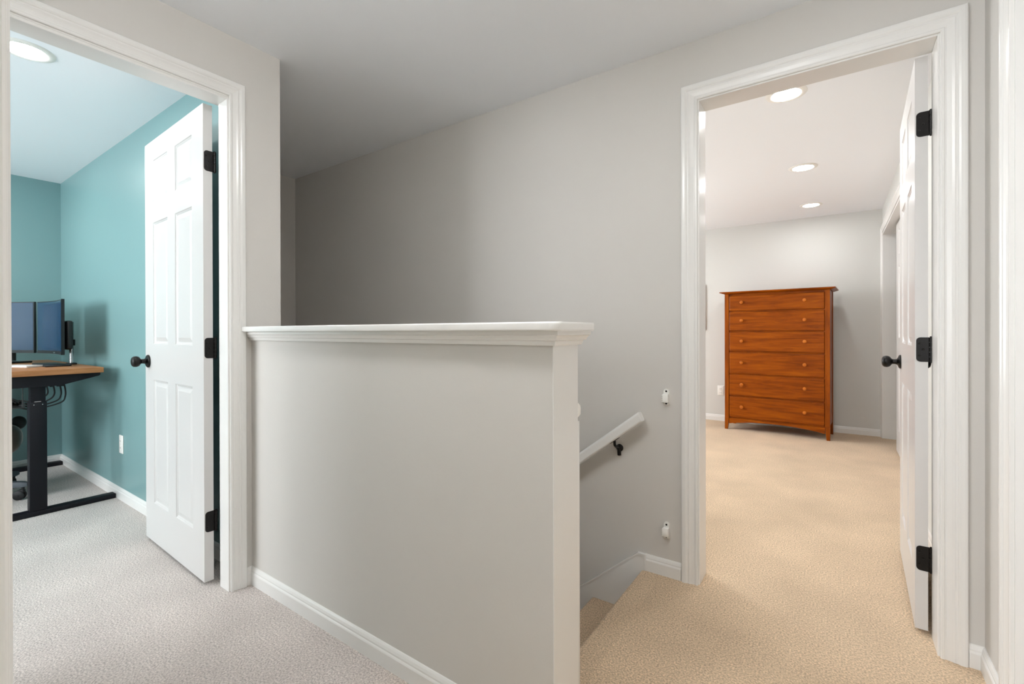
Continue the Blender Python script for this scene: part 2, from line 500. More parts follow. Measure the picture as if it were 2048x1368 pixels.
# baseboards: profile (depth, z)
BASE = [(0, 0), (.012, 0), (.012, .046), (.0105, .050), (.0085, .053), (.0085, .058), (.006, .066), (.003, .071), (0, .072)]
def baseboard(name, s0, s1, fn, label):
    bm = B()
    prism(bm, BASE, s0, s1, lambda p, q, a: fn(a, q, p))
    return struct(name, bm, M_TRIM, label, 'baseboard')
baseboard('baseboard_half_wall', XL, HX - 0.003, lambda s, z, d: (s, YH1 - d, z), 'white baseboard along the foot of the half wall')
baseboard('baseboard_left', D1B + .049, YH1 - .0, f_left, 'short white baseboard between the office casing and the half wall')
baseboard('baseboard_corner', D2B + .073, XR, f_long, 'short white baseboard right of the bedroom casing')
baseboard('baseboard_right', D3B + .073, YL - .0, f_right, 'white baseboard on the narrow right wall')
baseboard('baseboard_office_right', XT, XLB, lambda s, z, d: (s, YT - d, z), 'white baseboard along the teal wall by the office door')
baseboard('baseboard_office_far', -2.4, YT - .0, lambda s, z, d: (XT + d, s, z), 'white baseboard under the far teal wall')
baseboard('baseboard_bedroom_far', -3.2, 0.38, lambda s, z, d: (s, YD - d, z), 'white baseboard behind the dresser')
baseboard('baseboard_bedroom_right', YLB, CL0 - .075, f_bed, 'white baseboard behind the open bedroom door')
# landing baseboard and stair skirt on the long wall
SK0 = -0.699
baseboard('baseboard_landing', SK0, D2A - .074, f_long, 'short white baseboard beside the top of the stairs')
sl = 0.845
bm = B()
xtop = -0.733
pts = [(SK0, 0.0715), (xtop, 0.0715), (XE, 0.0715 + (XE - xtop) * sl), (XE, -0.35 + (XE - xtop) * sl), (xtop, -0.35), (SK0, -0.15)]
prism(bm, pts, 0, 0.012, lambda p, q, a: (p, YL - a, q))
sk = struct('trim_20', bm, M_TRIM, 'white stair skirting board running down the long wall', 'stair trim')
bm = B()
pts = [(SK0, 0.0725), (xtop, 0.0725), (XE, 0.0725 + (XE - xtop) * sl), (XE, 0.0615 + (XE - xtop) * sl), (xtop - .004, 0.0615), (SK0, 0.0615)]
prism(bm, pts, 0, 0.016, lambda p, q, a: (p, YL - a, q))
link('skirt_bead', bm, M_TRIM, sk)
bm = B(); box(bm, SK0 - .004, SK0 + .003, YL - .0165, YL, 0, 0.0715, .001, 1)
link('joint_bead', bm, M_TRIM, sk)

# ------------------------------------------------------------------ stairs
RISE, RUN, NX = 0.2, 0.242, -0.722
stairs = thing('stairs', 'beige carpeted stairs descending behind the half wall', 'stairs', (NX, 0, 0), kind='structure')
def nose_profile(back, drop):
    r = 0.022
    pts = [(back, 0), (r, 0)]
    for k in range(1, 9):
        a = math.pi / 2 + k / 8 * math.pi
        pts.append((r + r * math.cos(a), -r + r * math.sin(a)))
    pts += [(0.03, -2 * r - 0.004), (0.034, -drop), (back, -drop)]
    return pts
def subd_extrude(name, pts, z):
    bm = B()
    prism(bm, pts, YH2 + 0.001, YL - 0.0125, lambda p, q, a: (p, a, q + z))
    return bm
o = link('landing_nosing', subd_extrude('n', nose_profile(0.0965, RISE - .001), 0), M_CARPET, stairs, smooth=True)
step_me = None
for k in range(1, 12):
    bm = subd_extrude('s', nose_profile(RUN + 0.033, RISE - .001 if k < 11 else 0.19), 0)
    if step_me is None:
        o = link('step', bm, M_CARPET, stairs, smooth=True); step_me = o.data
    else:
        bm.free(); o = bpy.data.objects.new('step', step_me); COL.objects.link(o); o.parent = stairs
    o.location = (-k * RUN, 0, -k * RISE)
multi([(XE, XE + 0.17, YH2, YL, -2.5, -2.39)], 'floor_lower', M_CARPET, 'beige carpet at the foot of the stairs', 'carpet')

# handrail on the long wall
sl2 = 0.775
def rail_build():
    ang = math.atan(sl2)
    t = thing('handrail', 'white wooden handrail sloping down the stair wall on black brackets', 'handrail', (-0.700, YL - 0.058, 0.700))
    bm = B()
    pr = [(-.020, -.024), (-.020, .010), (-.013, .020), (.013, .020), (.020, .010), (.020, -.024), (.014, -.030), (-.014, -.030)]
    L_ = 3.2
    # plumb-ish cut at the top end
    def fn(p, q, a):
        x = -a * math.cos(ang); z = -a * math.sin(ang)
        return (x - q * math.sin(ang) * -0.0 + (-q * math.sin(ang) if a > 0 else -q * 0.35), p, z + q * math.cos(ang))
    prism(bm, pr, 0, L_, fn)
    bmesh.ops.bevel(bm, geom=bm.edges[:], offset=0.002, segments=2, profile=.5, affect='EDGES')
    link('rail', bm, M_TRIM, t)
    for a in (0.155, 1.3, 2.4):
        x = -a * math.cos(ang); z = -a * math.sin(ang) - 0.034
        bm = B()
        box(bm, -.024, .024, -.012, .012, -.002, .002, .001, 1, Matrix.Translation((x, 0, z + .002)) @ Matrix.Rotation(-ang, 4, 'Y'))
        tube(bm, curve_pts([(x, 0, z), (x, .002, z - .018), (x + .001, .020, z - .030), (x + .002, .044, z - .036), (x + .002, .056, z - .036)], 6), .006, 10,
             None)
        lathe(bm, [(0, 0), (.017, 0), (.017, .003), (.012, .006), (.008, .012), (0, .012)], 16,
              Matrix.Translation((x + .002, .0575, z - .042)) @ Matrix.Rotation(R(90), 4, 'X'))
        tube(bm, [(x + .002, .046, z - .030), (x + .002, .050, z - .075)], .0085, 10)
        link('rail_bracket', bm, M_BLACK, t, smooth=True)
rail_build()

# gate brackets on the long wall
def gate_bracket(z, label, grp):
    t = thing('gate_bracket', label, 'gate bracket', (-0.606, YL, z), group=grp)
    bm = B()
    pts = []
    for k in range(9):
        a = k / 8 * math.pi
        pts.append((.0115 * math.cos(a), .060 + .0115 * math.sin(a)))
    pts += [(-.0115, .003), (-.008, 0), (.008, 0), (.0115, .003)]
    prism(bm, pts, 0, .007, lambda p, q, a: (p, -a, q))
    link('back_plate', bm, M_PLAST, t, smooth=True)
    bm = B()
    box(bm, -.0125, .0125, -.026, -.006, .012, .050, .004, 2)
    link('cup', bm, M_PLAST, t, smooth=True)
    for k in range(4):
        bm = B(); box(bm, -.0155, -.011, -.024, -.002, .014 + k * .009, .018 + k * .009, .001, 1)
        link('rib', bm, M_PLAST, t)
    for zz in (.060, .007):
        bm = B(); lathe(bm, [(0, 0), (.0042, 0), (.0038, .0015), (0, .0015)], 12, Matrix.Translation((0, -.007, zz)) @ Matrix.Rotation(R(90), 4, 'X'))
        link('screw', bm, M_SCREW, t)
gate_bracket(.746, 'small white plastic gate bracket on the stair wall, the upper one', 'gate brackets on the stair wall')
gate_bracket(.165, 'small white plastic gate bracket near the stair skirting, the lower one', 'gate brackets on the stair wall')
# gate mounting strip and latch on the stair side of the half wall
bm = B(); box(bm, HX - .07, HX - .004, YH2 + .0025, YH2 + .022, 0.0, .828, .005, 2)
tag(link('gate_mounting_strip', bm, M_TRIM, smooth=True), 'white wooden mounting strip on the stair side of the half wall end', 'mounting strip')
bm = B()
prism(bm, [(YH2 + .0025, .835), (YH2 + .0025, .879), (YH2 + .010, .878), (YH2 + .026, .868), (YH2 + .029, .860), (YH2 + .028, .843), (YH2 + .018, .838)],
      HX - .045, HX - .005, lambda p, q, a: (a, p, q))
bmesh.ops.bevel(bm, geom=bm.edges[:], offset=0.002, segments=2, profile=.5, affect='EDGES')
tag(link('gate_catch', bm, M_PLAST, smooth=True), 'rounded white plastic gate catch jutting from behind the half wall end', 'gate catch')

# ------------------------------------------------------------------ six-panel doors
def six_panel(name, W, H, label, loc, rz, colm=M_DOOR, T=.035, hinges=(), knob=True, hinge_sign=1, backset=.05):
    """local x from the hinge edge, faces at y=0 and y=-T"""
    st = .125 * W / .762; mull = .10 * W / .762
    pw = (W - 2 * st - mull) / 2
    cols = [(st, st + pw), (st + pw + mull, W - st)]
    zs = [(.197, .815), (.995, 1.60), (1.705, 1.912)]
    xs = sorted({0, W, *[c for p in cols for c in p]}); zz = sorted({0, H, *[z for p in zs for z in p]})
    bm = B()
    holes = {(xs.index(a), zz.index(c)) for a, b_ in cols for c, d in zs}
    g = .010; dep = .007      # sticking: sloped step into the recess
    for y, sgn in ((0, -1), (-T, 1)):
        V = {(i, k): bm.verts.new((x, y, z)) for i, x in enumerate(xs) for k, z in enumerate(zz)}
        for i in range(len(xs) - 1):
            for k in range(len(zz) - 1):
                q = [V[i, k], V[i + 1, k], V[i + 1, k + 1], V[i, k + 1]]
                if (i, k) in holes:
                    c = [(xs[i], zz[k], 1, 1), (xs[i + 1], zz[k], -1, 1), (xs[i + 1], zz[k + 1], -1, -1), (xs[i], zz[k + 1], 1, -1)]
                    r0 = [bm.verts.new((x + sx * .003, y + sgn * .0035, z + sz * .003)) for x, z, sx, sz in c]
                    r1 = [bm.verts.new((x + sx * .005, y + sgn * .0035, z + sz * .005)) for x, z, sx, sz in c]
                    r2 = [bm.verts.new((x + sx * g, y + sgn * dep, z + sz * g)) for x, z, sx, sz in c]
                    r3 = [bm.verts.new((x + sx * g, y + sgn * (T / 2 - .004), z + sz * g)) for x, z, sx, sz in c]
                    for A_, B_ in ((q, r0), (r0, r1), (r1, r2), (r2, r3)):
                        for n in range(4):
                            bm.faces.new((A_[n], A_[(n + 1) % 4], B_[(n + 1) % 4], B_[n]))
                else:
                    bm.faces.new(q)
    bm.verts.ensure_lookup_table()
    e = [[(0, 0, 0), (0, -T, 0), (0, -T, H), (0, 0, H)], [(W, 0, 0), (W, -T, 0), (W, -T, H), (W, 0, H)],
         [(0, 0, 0), (W, 0, 0), (W, -T, 0), (0, -T, 0)], [(0, 0, H), (W, 0, H), (W, -T, H), (0, -T, H)]]
    for f in e:
        bm.faces.new([bm.verts.new(p) for p in f])
    bmesh.ops.remove_doubles(bm, verts=bm.verts[:], dist=1e-5)
    d = struct(name, bm, colm, label, 'door')
    d.location = loc; d.rotation_euler = (0, 0, rz)
    for a, b_ in cols:
        for c, dd in zs:
            pb = B()
            w, h = b_ - a - 2 * g, dd - c - 2 * g
            rows = []
            for y, ins in ((-dep, 0), (-dep, .004), (-.0025, .022), (-.0025, None)):
                if ins is None: continue
                rows.append((ins, y))
            def ring(ins, y):
                return [pb.verts.new((x, y, z)) for x, z in ((a + g + ins, c + g + ins), (b_ - g - ins, c + g + ins), (b_ - g - ins, dd - g - ins), (a + g + ins, dd - g - ins))]
            seq = [ring(.022, -.0025), ring(.004, -dep), ring(0, -dep), ring(0, -T + dep), ring(.004, -T + dep), ring(.022, -T + .0025)]
            pb.faces.new(seq[0]); pb.faces.new(seq[-1])
            for A_, B_ in zip(seq, seq[1:]):
                for n in range(4):
                    pb.faces.new((A_[n], A_[(n + 1) % 4], B_[(n + 1) % 4], B_[n]))
            link('panel', pb, colm, d)
    for hz in hinges:
        hb = B()
        hh = .043
        # leaf let into the hinge edge, corners rounded at its inner side
        y_in, y_out = -.0035, -T - .003
        pts = [(y_out, -hh)]
        rr = .012
        for k in range(6):
            a = -math.pi / 2 + k / 5 * math.pi / 2
            pts.append((y_in - rr + rr * math.cos(a), -hh + rr + rr * math.sin(a)))
        for k in range(6):
            a = k / 5 * math.pi / 2
            pts.append((y_in - rr + rr * math.cos(a), hh - rr + rr * math.sin(a)))
        pts.append((y_out, hh))
        prism(hb, pts, -.0018, .001, lambda p, q, a: (a, p, q))
        hg = link('hinge', hb, M_BLACK, d, loc=(0, 0, hz))
        kb = B()
        for n in range(5):
            z0 = -hh + n * (2 * hh / 5)
            lathe(kb, [(0, z0 + .0006), (.0062, z0 + .0006), (.0062, z0 + 2 * hh / 5 - .0006), (0, z0 + 2 * hh / 5 - .0006)], 14, Matrix.Translation((-.003, -T - .0075, 0)))
        lathe(kb, [(0, -hh - .004), (.0035, -hh - .003), (.0035, hh + .003), (0, hh + .004)], 10, Matrix.Translation((-.003, -T - .0075, 0)))
        link('knuckle', kb, M_BLACK, hg, smooth=True)
        for yy, sz in ((-.012, .022), (-.022, 0), (-.012, -.022)):
            sb = B(); lathe(sb, [(0, 0), (.004, 0), (.003, .0012), (0, .0008)], 10, Matrix.Translation((-.0016, yy, sz)) @ Matrix.Rotation(R(-90), 4, 'Y'))
            link('screw', sb, M_SCREW, hg)
    if knob:
        for y, ang in ((0, -90), (-T, 90)):
            kb = B()
            lathe(kb, [(0, 0), (.0325, 0), (.0325, .004), (.029, .008), (.020, .011), (.0135, .015), (.0115, .022), (.0115, .030), (.016, .035),
                       (.0235, .040), (.0270, .048), (.0275, .054), (.0260, .062), (.0205, .068), (.012, .0705), (0, .0712)], 28,
                  Matrix.Translation((W - backset, y, .905)) @ Matrix.Rotation(R(ang), 4, 'X'))
            link('door_knob', kb, M_BLACK, d, smooth=True)
    return d

HZ = (.251, .985, 1.775)
six_panel('door_1', .753, 2.012, 'white six-panel door with black knob standing open into the teal office', (-2.173, .850, .016), R(178.0), hinges=HZ, backset=.046)
six_panel('door_2', .728, 2.012, 'white six-panel door with black hinges standing open into the bedroom', (.228, 2.160, .016), R(88.2), hinges=HZ, backset=.056)
six_panel('door_3', .756, 2.010, 'closed white door inside the frame at the far right edge', (XR + .103, D3B - .003, .014), R(-90), hinges=(), knob=False)
# closet sliding doors in the bedroom
six_panel('door_4', 1.20, 1.985, 'white panelled sliding closet door beside the dresser wall', (.435, 4.10, .012), R(90), T=.032, knob=False)
six_panel('door_5', 1.20, 1.985, 'white panelled sliding closet door behind the open bedroom door', (.475, 3.33, .012), R(90), T=.032, knob=False)

# ------------------------------------------------------------------ recessed lights
def recessed(x, y, label, group, strength, col, key):
    t = thing('recessed_light', label, 'ceiling light', (x, y, ZC), group=group)
    bm = B()
    lathe(bm, [(.066, -.004), (.070, -.0065), (.088, -.0045), (.095, -.0005), (.095, 0), (.066, 0), (.066, -.004)], 40)
    link('trim_ring', bm, M_PLAST, t, smooth=True)
    bm = B(); lathe(bm, [(0, -.0030), (.060, -.0030), (.066, -.0035), (.066, -.001), (0, -.001)], 40)
    if key not in MATS:
        MATS[key] = emis(key, col, strength)
    link('lens', bm, MATS[key], t)
G = 'recessed bedroom ceiling lights'
recessed(-.211, 2.772, 'round recessed ceiling light nearest the bedroom doorway', G, LAMP_BED, WARM, 'lens_bedroom')
recessed(-.203, 4.091, 'round recessed ceiling light in the middle of the bedroom row', G, LAMP_BED, WARM, 'lens_bedroom')
recessed(-.200, 5.356, 'round recessed ceiling light closest to the dresser', G, LAMP_BED, WARM, 'lens_bedroom')
for y, w_ in ((2.772, 'nearest the doorway wall'), (4.091, 'in the middle'), (5.356, 'nearest the dresser wall')):
    recessed(-2.2, y, 'round recessed bedroom ceiling light on the hidden left side, ' + w_, G, LAMP_BED, WARM, 'lens_bedroom')
G = 'recessed office ceiling lights'
recessed(-2.87, .44, 'round recessed ceiling light inside the teal office doorway', G, LAMP_OFFICE, OFFI, 'lens_office')
recessed(-4.35, .30, 'round recessed office ceiling light above the desk', G, LAMP_OFFICE, OFFI, 'lens_office')
for x, w_ in ((-2.87, 'nearer the door'), (-4.35, 'farther from the door')):
    recessed(x, -1.5, 'round recessed office ceiling light by the window, ' + w_, G, LAMP_OFFICE, OFFI, 'lens_office')
t = thing('fill_bowl_light', 'unseen round frosted bowl light on a short stem, added as fill over the landing', 'ceiling light', (-.82, .38, ZC))  # added fill lamp, unseen: brightens the half wall and hall ceiling
bm = B(); lathe(bm, [(0, 0), (.060, 0), (.060, -.012), (.018, -.020), (.018, -.075), (0, -.075)], 40); link('canopy_stem', bm, M_PLAST, t, smooth=True)
bm = B(); lathe(bm, [(.019, -.070), (.060, -.072), (.108, -.080), (.134, -.096), (.138, -.112), (.124, -.134), (.096, -.150), (.05, -.160), (0, -.163)], 40)
link('diffuser', bm, emis('fill_lens_hall', NEUT, FILL_HALL), t, smooth=True)
recessed(-.36, .93, 'round recessed ceiling light over the top of the stairs', None, LAMP_LANDING, NEUT, 'lens_landing')
recessed(-.95, -1.2, 'unseen round recessed light added as fill in the room behind the near doorway', None, FILL_BACK, NEUT, 'fill_lens_back')  # added fill lamp out of view, sends light through the near doorway

# sashed wall openings with sky portals; back-room and bedroom ones unseen, added for fill
def portal(loc, rot, sx, sy, name):
    ld = bpy.data.lights.new(name, 'AREA')
    ld.shape = 'RECTANGLE'; ld.size = sx; ld.size_y = sy
    ld.cycles.is_portal = True
    o = bpy.data.objects.new(name, ld)
    COL.objects.link(o); o.location = loc; o.rotation_euler = rot
def window(n, fn, s0, s1, z0, z1, label):
    bm = B()
    def bx(sa, sb, za, zb, da, db):
        P = [Vector(fn(s, z, d)) for s in (sa, sb) for z in (za, zb) for d in (da, db)]
        xs = [p.x for p in P]; ys = [p.y for p in P]; zs = [p.z for p in P]
        box(bm, min(xs), max(xs), min(ys), max(ys), min(zs), max(zs), .002, 1)
    w = .045
    bx(s0, s0 + w, z0, z1, 0.02, .08); bx(s1 - w, s1, z0, z1, 0.02, .08); bx(s0 + w, s1 - w, z0, z0 + w, 0.02, .08); bx(s0 + w, s1 - w, z1 - w, z1, 0.02, .08)
    m_ = (s0 + s1) / 2; zm = (z0 + z1) / 2
    bx(m_ - .03, m_ + .03, z0 + w, z1 - w, .03, .07); bx(s0 + w, m_ - .03, zm - .02, zm + .02, .03, .07); bx(m_ + .03, s1 - w, zm - .02, zm + .02, .03, .07)
    struct('window_%d' % n, bm, M_TRIM, label, 'window')
window(1, lambda s, z, d: (s, -2.4 - d, z), WX0, WX1, WZ0, WZ1, 'white double sash window lighting the teal office')
portal(((WX0 + WX1) / 2, -2.495, (WZ0 + WZ1) / 2), (R(90), 0, 0), WX1 - WX0, WZ1 - WZ0, 'office_window_portal')
window(2, lambda s, z, d: (s, -2.4 - d, z), -1.8, -.3, .8, 2.0, 'unseen white double sash window added for fill in the room behind the near doorway')  # added opening out of view, daylight fill for the right of the hall
portal((-1.05, -2.495, 1.4), (R(90), 0, 0), 1.5, 1.2, 'back_fill_portal')

window(3, lambda s, z, d: (-3.2 - d, s, z), 3.4, 4.6, .8, 2.0, 'unseen white double sash window added as fill light for the bedroom')  # added opening out of view, lifts the bedroom ceiling and walls
portal((-3.295, 4.0, 1.4), (R(90), 0, R(-90)), 1.2, 1.2, 'bedroom_fill_portal')

# ------------------------------------------------------------------ outlets
def outlet(name, loc, rz, label, grp=None):
    t = thing(name, label, 'wall outlet', loc, rz)
    bm = B(); box(bm, -.035, .035, -.006, 0, -.058, .058, .003, 2); pl = link('cover_plate', bm, M_PLAST, t, smooth=True)
    for z in (-.022, .022):
        bm = B(); box(bm, -.016, .016, -.0085, -.0055, z - .015, z + .015, .002, 2); s = link('socket', bm, M_PLAST, t, smooth=True)
        for x in (-.006, .006):
            bm = B(); box(bm, x - .0012, x + .0012, -.0088, -.0084, z - .004, z + .005); link('slot', bm, M_SCREW, s)
outlet('wall_outlet', (-3.742, YT, .353), 0, 'white electrical outlet on the teal wall beside the open door')
outlet('wall_outlet', (-1.127, YD, .36), 0, 'white electrical outlet on the bedroom wall left of the dresser')

# framed picture whose edge shows left of the dresser
t = thing('wall_picture', 'framed pale picture hanging on the bedroom wall left of the dresser', 'picture', (-1.62, YD, 1.08))
for a in ((-.325, -.30, 0, .545), (.30, .325, 0, .545), (-.30, .30, 0, .025), (-.30, .30, .52, .545)):
    bm = B(); box(bm, a[0], a[1], -.022, 0, a[2], a[3], .002, 1); link('frame_bar', bm, M_FRAMEW, t)
bm = B(); box(bm, -.30, .30, -.012, 0, .025, .52); link('canvas', bm, M_CANVAS, t)

# ------------------------------------------------------------------ dresser
def dresser():
    t = thing('dresser', 'tall cherry wood dresser with six drawers against the bedroom wall', 'dresser', (-.999, 5.484, 0), R(-3.4))
    W, D, H = .952, .40, 1.468
    st = .042
    # legs / corner posts, tapered below the case
    for x0, ox in ((0, 0), (W - st, 1)):
        for y0, oy in ((0, 0), (D - st, 1)):
            bm = B()
            box(bm, x0, x0 + st, y0, y0 + st, .125, H, .002, 1)
            nb = B(); box(nb, x0, x0 + st, y0, y0 + st, 0, .125)
            for v in nb.verts:
                if v.co.z < .01:
                    if ox == 0 and v.co.x > x0 + .02: v.co.x -= .014
                    if ox == 1 and v.co.x < x0 + .02: v.co.x += .014
                    if oy == 1 and v.co.y < y0 + .02: v.co.y += .012
                    if oy == 0 and v.co.y > y0 + .02: v.co.y -= .012
            merge(bm, nb)
            link('leg', bm, M_CHERRYV, t)
    for x0 in (.006, W - .024):
        bm = B(); box(bm, x0, x0 + .018, st, D - st, .13, H); link('side_panel', bm, M_CHERRYV, t)
    bm = B(); box(bm, st, W - st, D - .016, D - .008, .13, H); link('back_panel', bm, M_CHERRY, t)
    # top with chamfered underside
    bm = B()
    ov = .046
    A_ = [(-ov, -.036), (W + ov, -.036), (W + ov, D + .01), (-ov, D + .01)]
    i_ = [(-.008, -.008), (W + .008, -.008), (W + .008, D + .004), (-.008, D + .004)]
    r0 = [bm.verts.new((x, y, H)) for x, y in i_]; r1 = [bm.verts.new((x, y, H + .013)) for x, y in A_]; r2 = [bm.verts.new((x, y, H + .022)) for x, y in A_]
    bm.faces.new(r0); bm.faces.new(r2)
    for p, q in ((r0, r1), (r1, r2)):
        for n in range(4): bm.faces.new((p[n], p[(n + 1) % 4], q[(n + 1) % 4], q[n]))
    link('top', bm, M_CHERRY, t)
    zb = [.128, .366, .602, .842, 1.061, 1.277, 1.452]
    # dividing rails
    for n, z in enumerate(zb):
        bm = B(); box(bm, st, W - st, .016, .034, z - .008, z + .008 if n < 6 else H, .001, 1); link('rail', bm, M_CHERRY, t)
    # arched apron
    bm = B()
    N = 20
    low = [(st + (W - 2 * st) * k / N, .062 + .040 * math.sin(math.pi * k / N) ** .8) for k in range(N + 1)]
    prism(bm, low + [(W - st, .122), (st, .122)], .004, .024, lambda p, q, a: (p, a, q))
    link('apron', bm, M_CHERRY, t)
    bm = B(); box(bm, st, W - st, .03, D - .02, .124, .134); link('bottom_board', bm, M_CHERRY, t)
    for n in range(6):
        z0, z1 = zb[n] + .008, zb[n + 1] - .008
        bm = B(); box(bm, st + .003, W - st - .003, .002, .30, z0, z1, .006, 2)
        dr = link('drawer', bm, M_CHERRY, t)
        for x in (st + .13, W - st - .165):
            kb = B()
            lathe(kb, [(0, 0), (.009, 0), (.0075, .008), (.0085, .012), (.0155, .018), (.0175, .024), (.015, .030), (.008, .033), (0, .0335)], 18,
                  Matrix.Translation((x, .002, (z0 + z1) / 2 + .008)) @ Matrix.Rotation(R(90), 4, 'X'))
            link('knob', kb, M_KNOB, dr, smooth=True)
dresser()

# ------------------------------------------------------------------ standing desk
def desk():
    t = thing('standing_desk', 'black framed standing desk with an oak wood top in the teal office', 'desk', (-3.84, .628, 0))
    # local origin at the near leg
    X1, X0 = .075, -1.335            # top near / far end
    ZT0, ZT1 = .818, .850
    bm = B(); box(bm, X0, X1, -.40, .285, ZT0, ZT1, .002, 1); link('tabletop', bm, M_OAK, t)
    for x in (0, -1.305):
        bm = B(); box(bm, x - .030, x + .030, -.345, .352, 0, .030, .004, 2); link('foot', bm, M_DESKBLK, t, smooth=True)
        bm = B(); box(bm, x - .034, x + .030, -.037, .037, .030, .662, .004, 2); link('leg', bm, M_DESKBLK, t, smooth=True)
        bm = B(); box(bm, x - .030, x + .026, -.032, .032, .655, .79, .003, 2); inner = link('inner_leg', bm, M_DESKBLK, t, smooth=True)
        bm = B(); box(bm, x + .026, x + .0275, -.016, .012, .664, .667); link('wear_strip', bm, M_SILVER, inner)
        for y in (-.018, .018):
            bm = B(); lathe(bm, [(0, 0), (.0025, 0), (.0025, .001), (0, .0015)], 10, Matrix.Translation((x + .030, y, .648)) @ Matrix.Rotation(R(90), 4, 'Y'))
            link('screw', bm, M_SILVER, inner)
        bm = B()
        prism(bm, [(-.33, .8178), (-.33, .800), (-.13, .752), (.09, .752), (.268, .797), (.275, .803), (.275, .8178)], x - .03, x + .045, lambda p, q, a: (a, p, q))
        link('top_bracket', bm, M_DESKBLK, t)
    bm = B(); box(bm, -1.275, -.03, -.05, .05, .77, .815, .003, 1); link('crossbar', bm, M_DESKBLK, t)
    return t
DESK = desk()
# cable tray with its cables under the top
bm = B(); box(bm, -.40, .40, -.12, .10, 0, .006, .002, 1); box(bm, -.40, .40, -.12, -.114, .006, .04); box(bm, -.40, .40, .094, .10, .006, .03)
box(bm, .38, .39, .09, .094, .006, .20); box(bm, -.39, -.38, .09, .094, .006, .20); box(bm, .38, .39, -.114, -.11, .006, .20); box(bm, -.39, -.38, -.114, -.11, .006, .20)
t = link('cable_tray', bm, M_GREYP, DESK, loc=(-.54, -.128, .615))
t['label'] = 'grey tray holding tangled cords under the desk top'
cab = [[(.38, -.10, .03), (.25, -.02, .06), (.1, .03, .03), (-.1, -.03, .05), (-.3, .02, .03)],
       [(.36, .02, .16), (.365, .03, .10), (.35, .04, .06), (.30, .05, .03), (.1, .06, .02)],
       [(.30, .0, .19), (.31, .02, .12), (.29, .03, .07), (.2, .04, .03)],
       [(.35, .07, .03), (.2, .05, .05), (.05, .0, .03), (-.2, -.06, .04)]]
for k, c in enumerate(cab):
    bm = B(); tube(bm, curve_pts(c, 8), .005, 8); link('cord', bm, M_BLUEC if k == 2 else M_RUBBER, t, smooth=True)
bm = B(); box(bm, .10, .30, -.07, .0, .008, .045, .006, 2); link('power_brick', bm, M_RUBBER, t, smooth=True)
bm = B(); box(bm, -.10, .06, -.09, .06, -.005, .066, .008, 2); box(bm, .06, .075, .02, .085, .0, .035, .006, 2); t = link('power_strip', bm, M_RUBBER, DESK, smooth=True, loc=(-.18, .087, .752))
t['label'] = 'black power strip with looping cords'
for k, (y, d) in enumerate(((-.03, .075), (.0, .09), (.03, .105), (.05, .12))):
    bm = B(); tube(bm, curve_pts([(.04, y, .0), (.045, y + .008, -.02), (.05, y + .010, -.02 - d * .5), (.045, y - .012, -.02 - d * .85), (.02, -.07, -.03 - d), (-.03, -.13, -.02 - d)], 8), .0042, 8)
    link('cord', bm, M_RUBBER, t, smooth=True)
    bm = B(); tube(bm, [(.04, y, .005), (.04, y, -.02)], .009, 8); link('plug', bm, M_RUBBER, t, smooth=True)

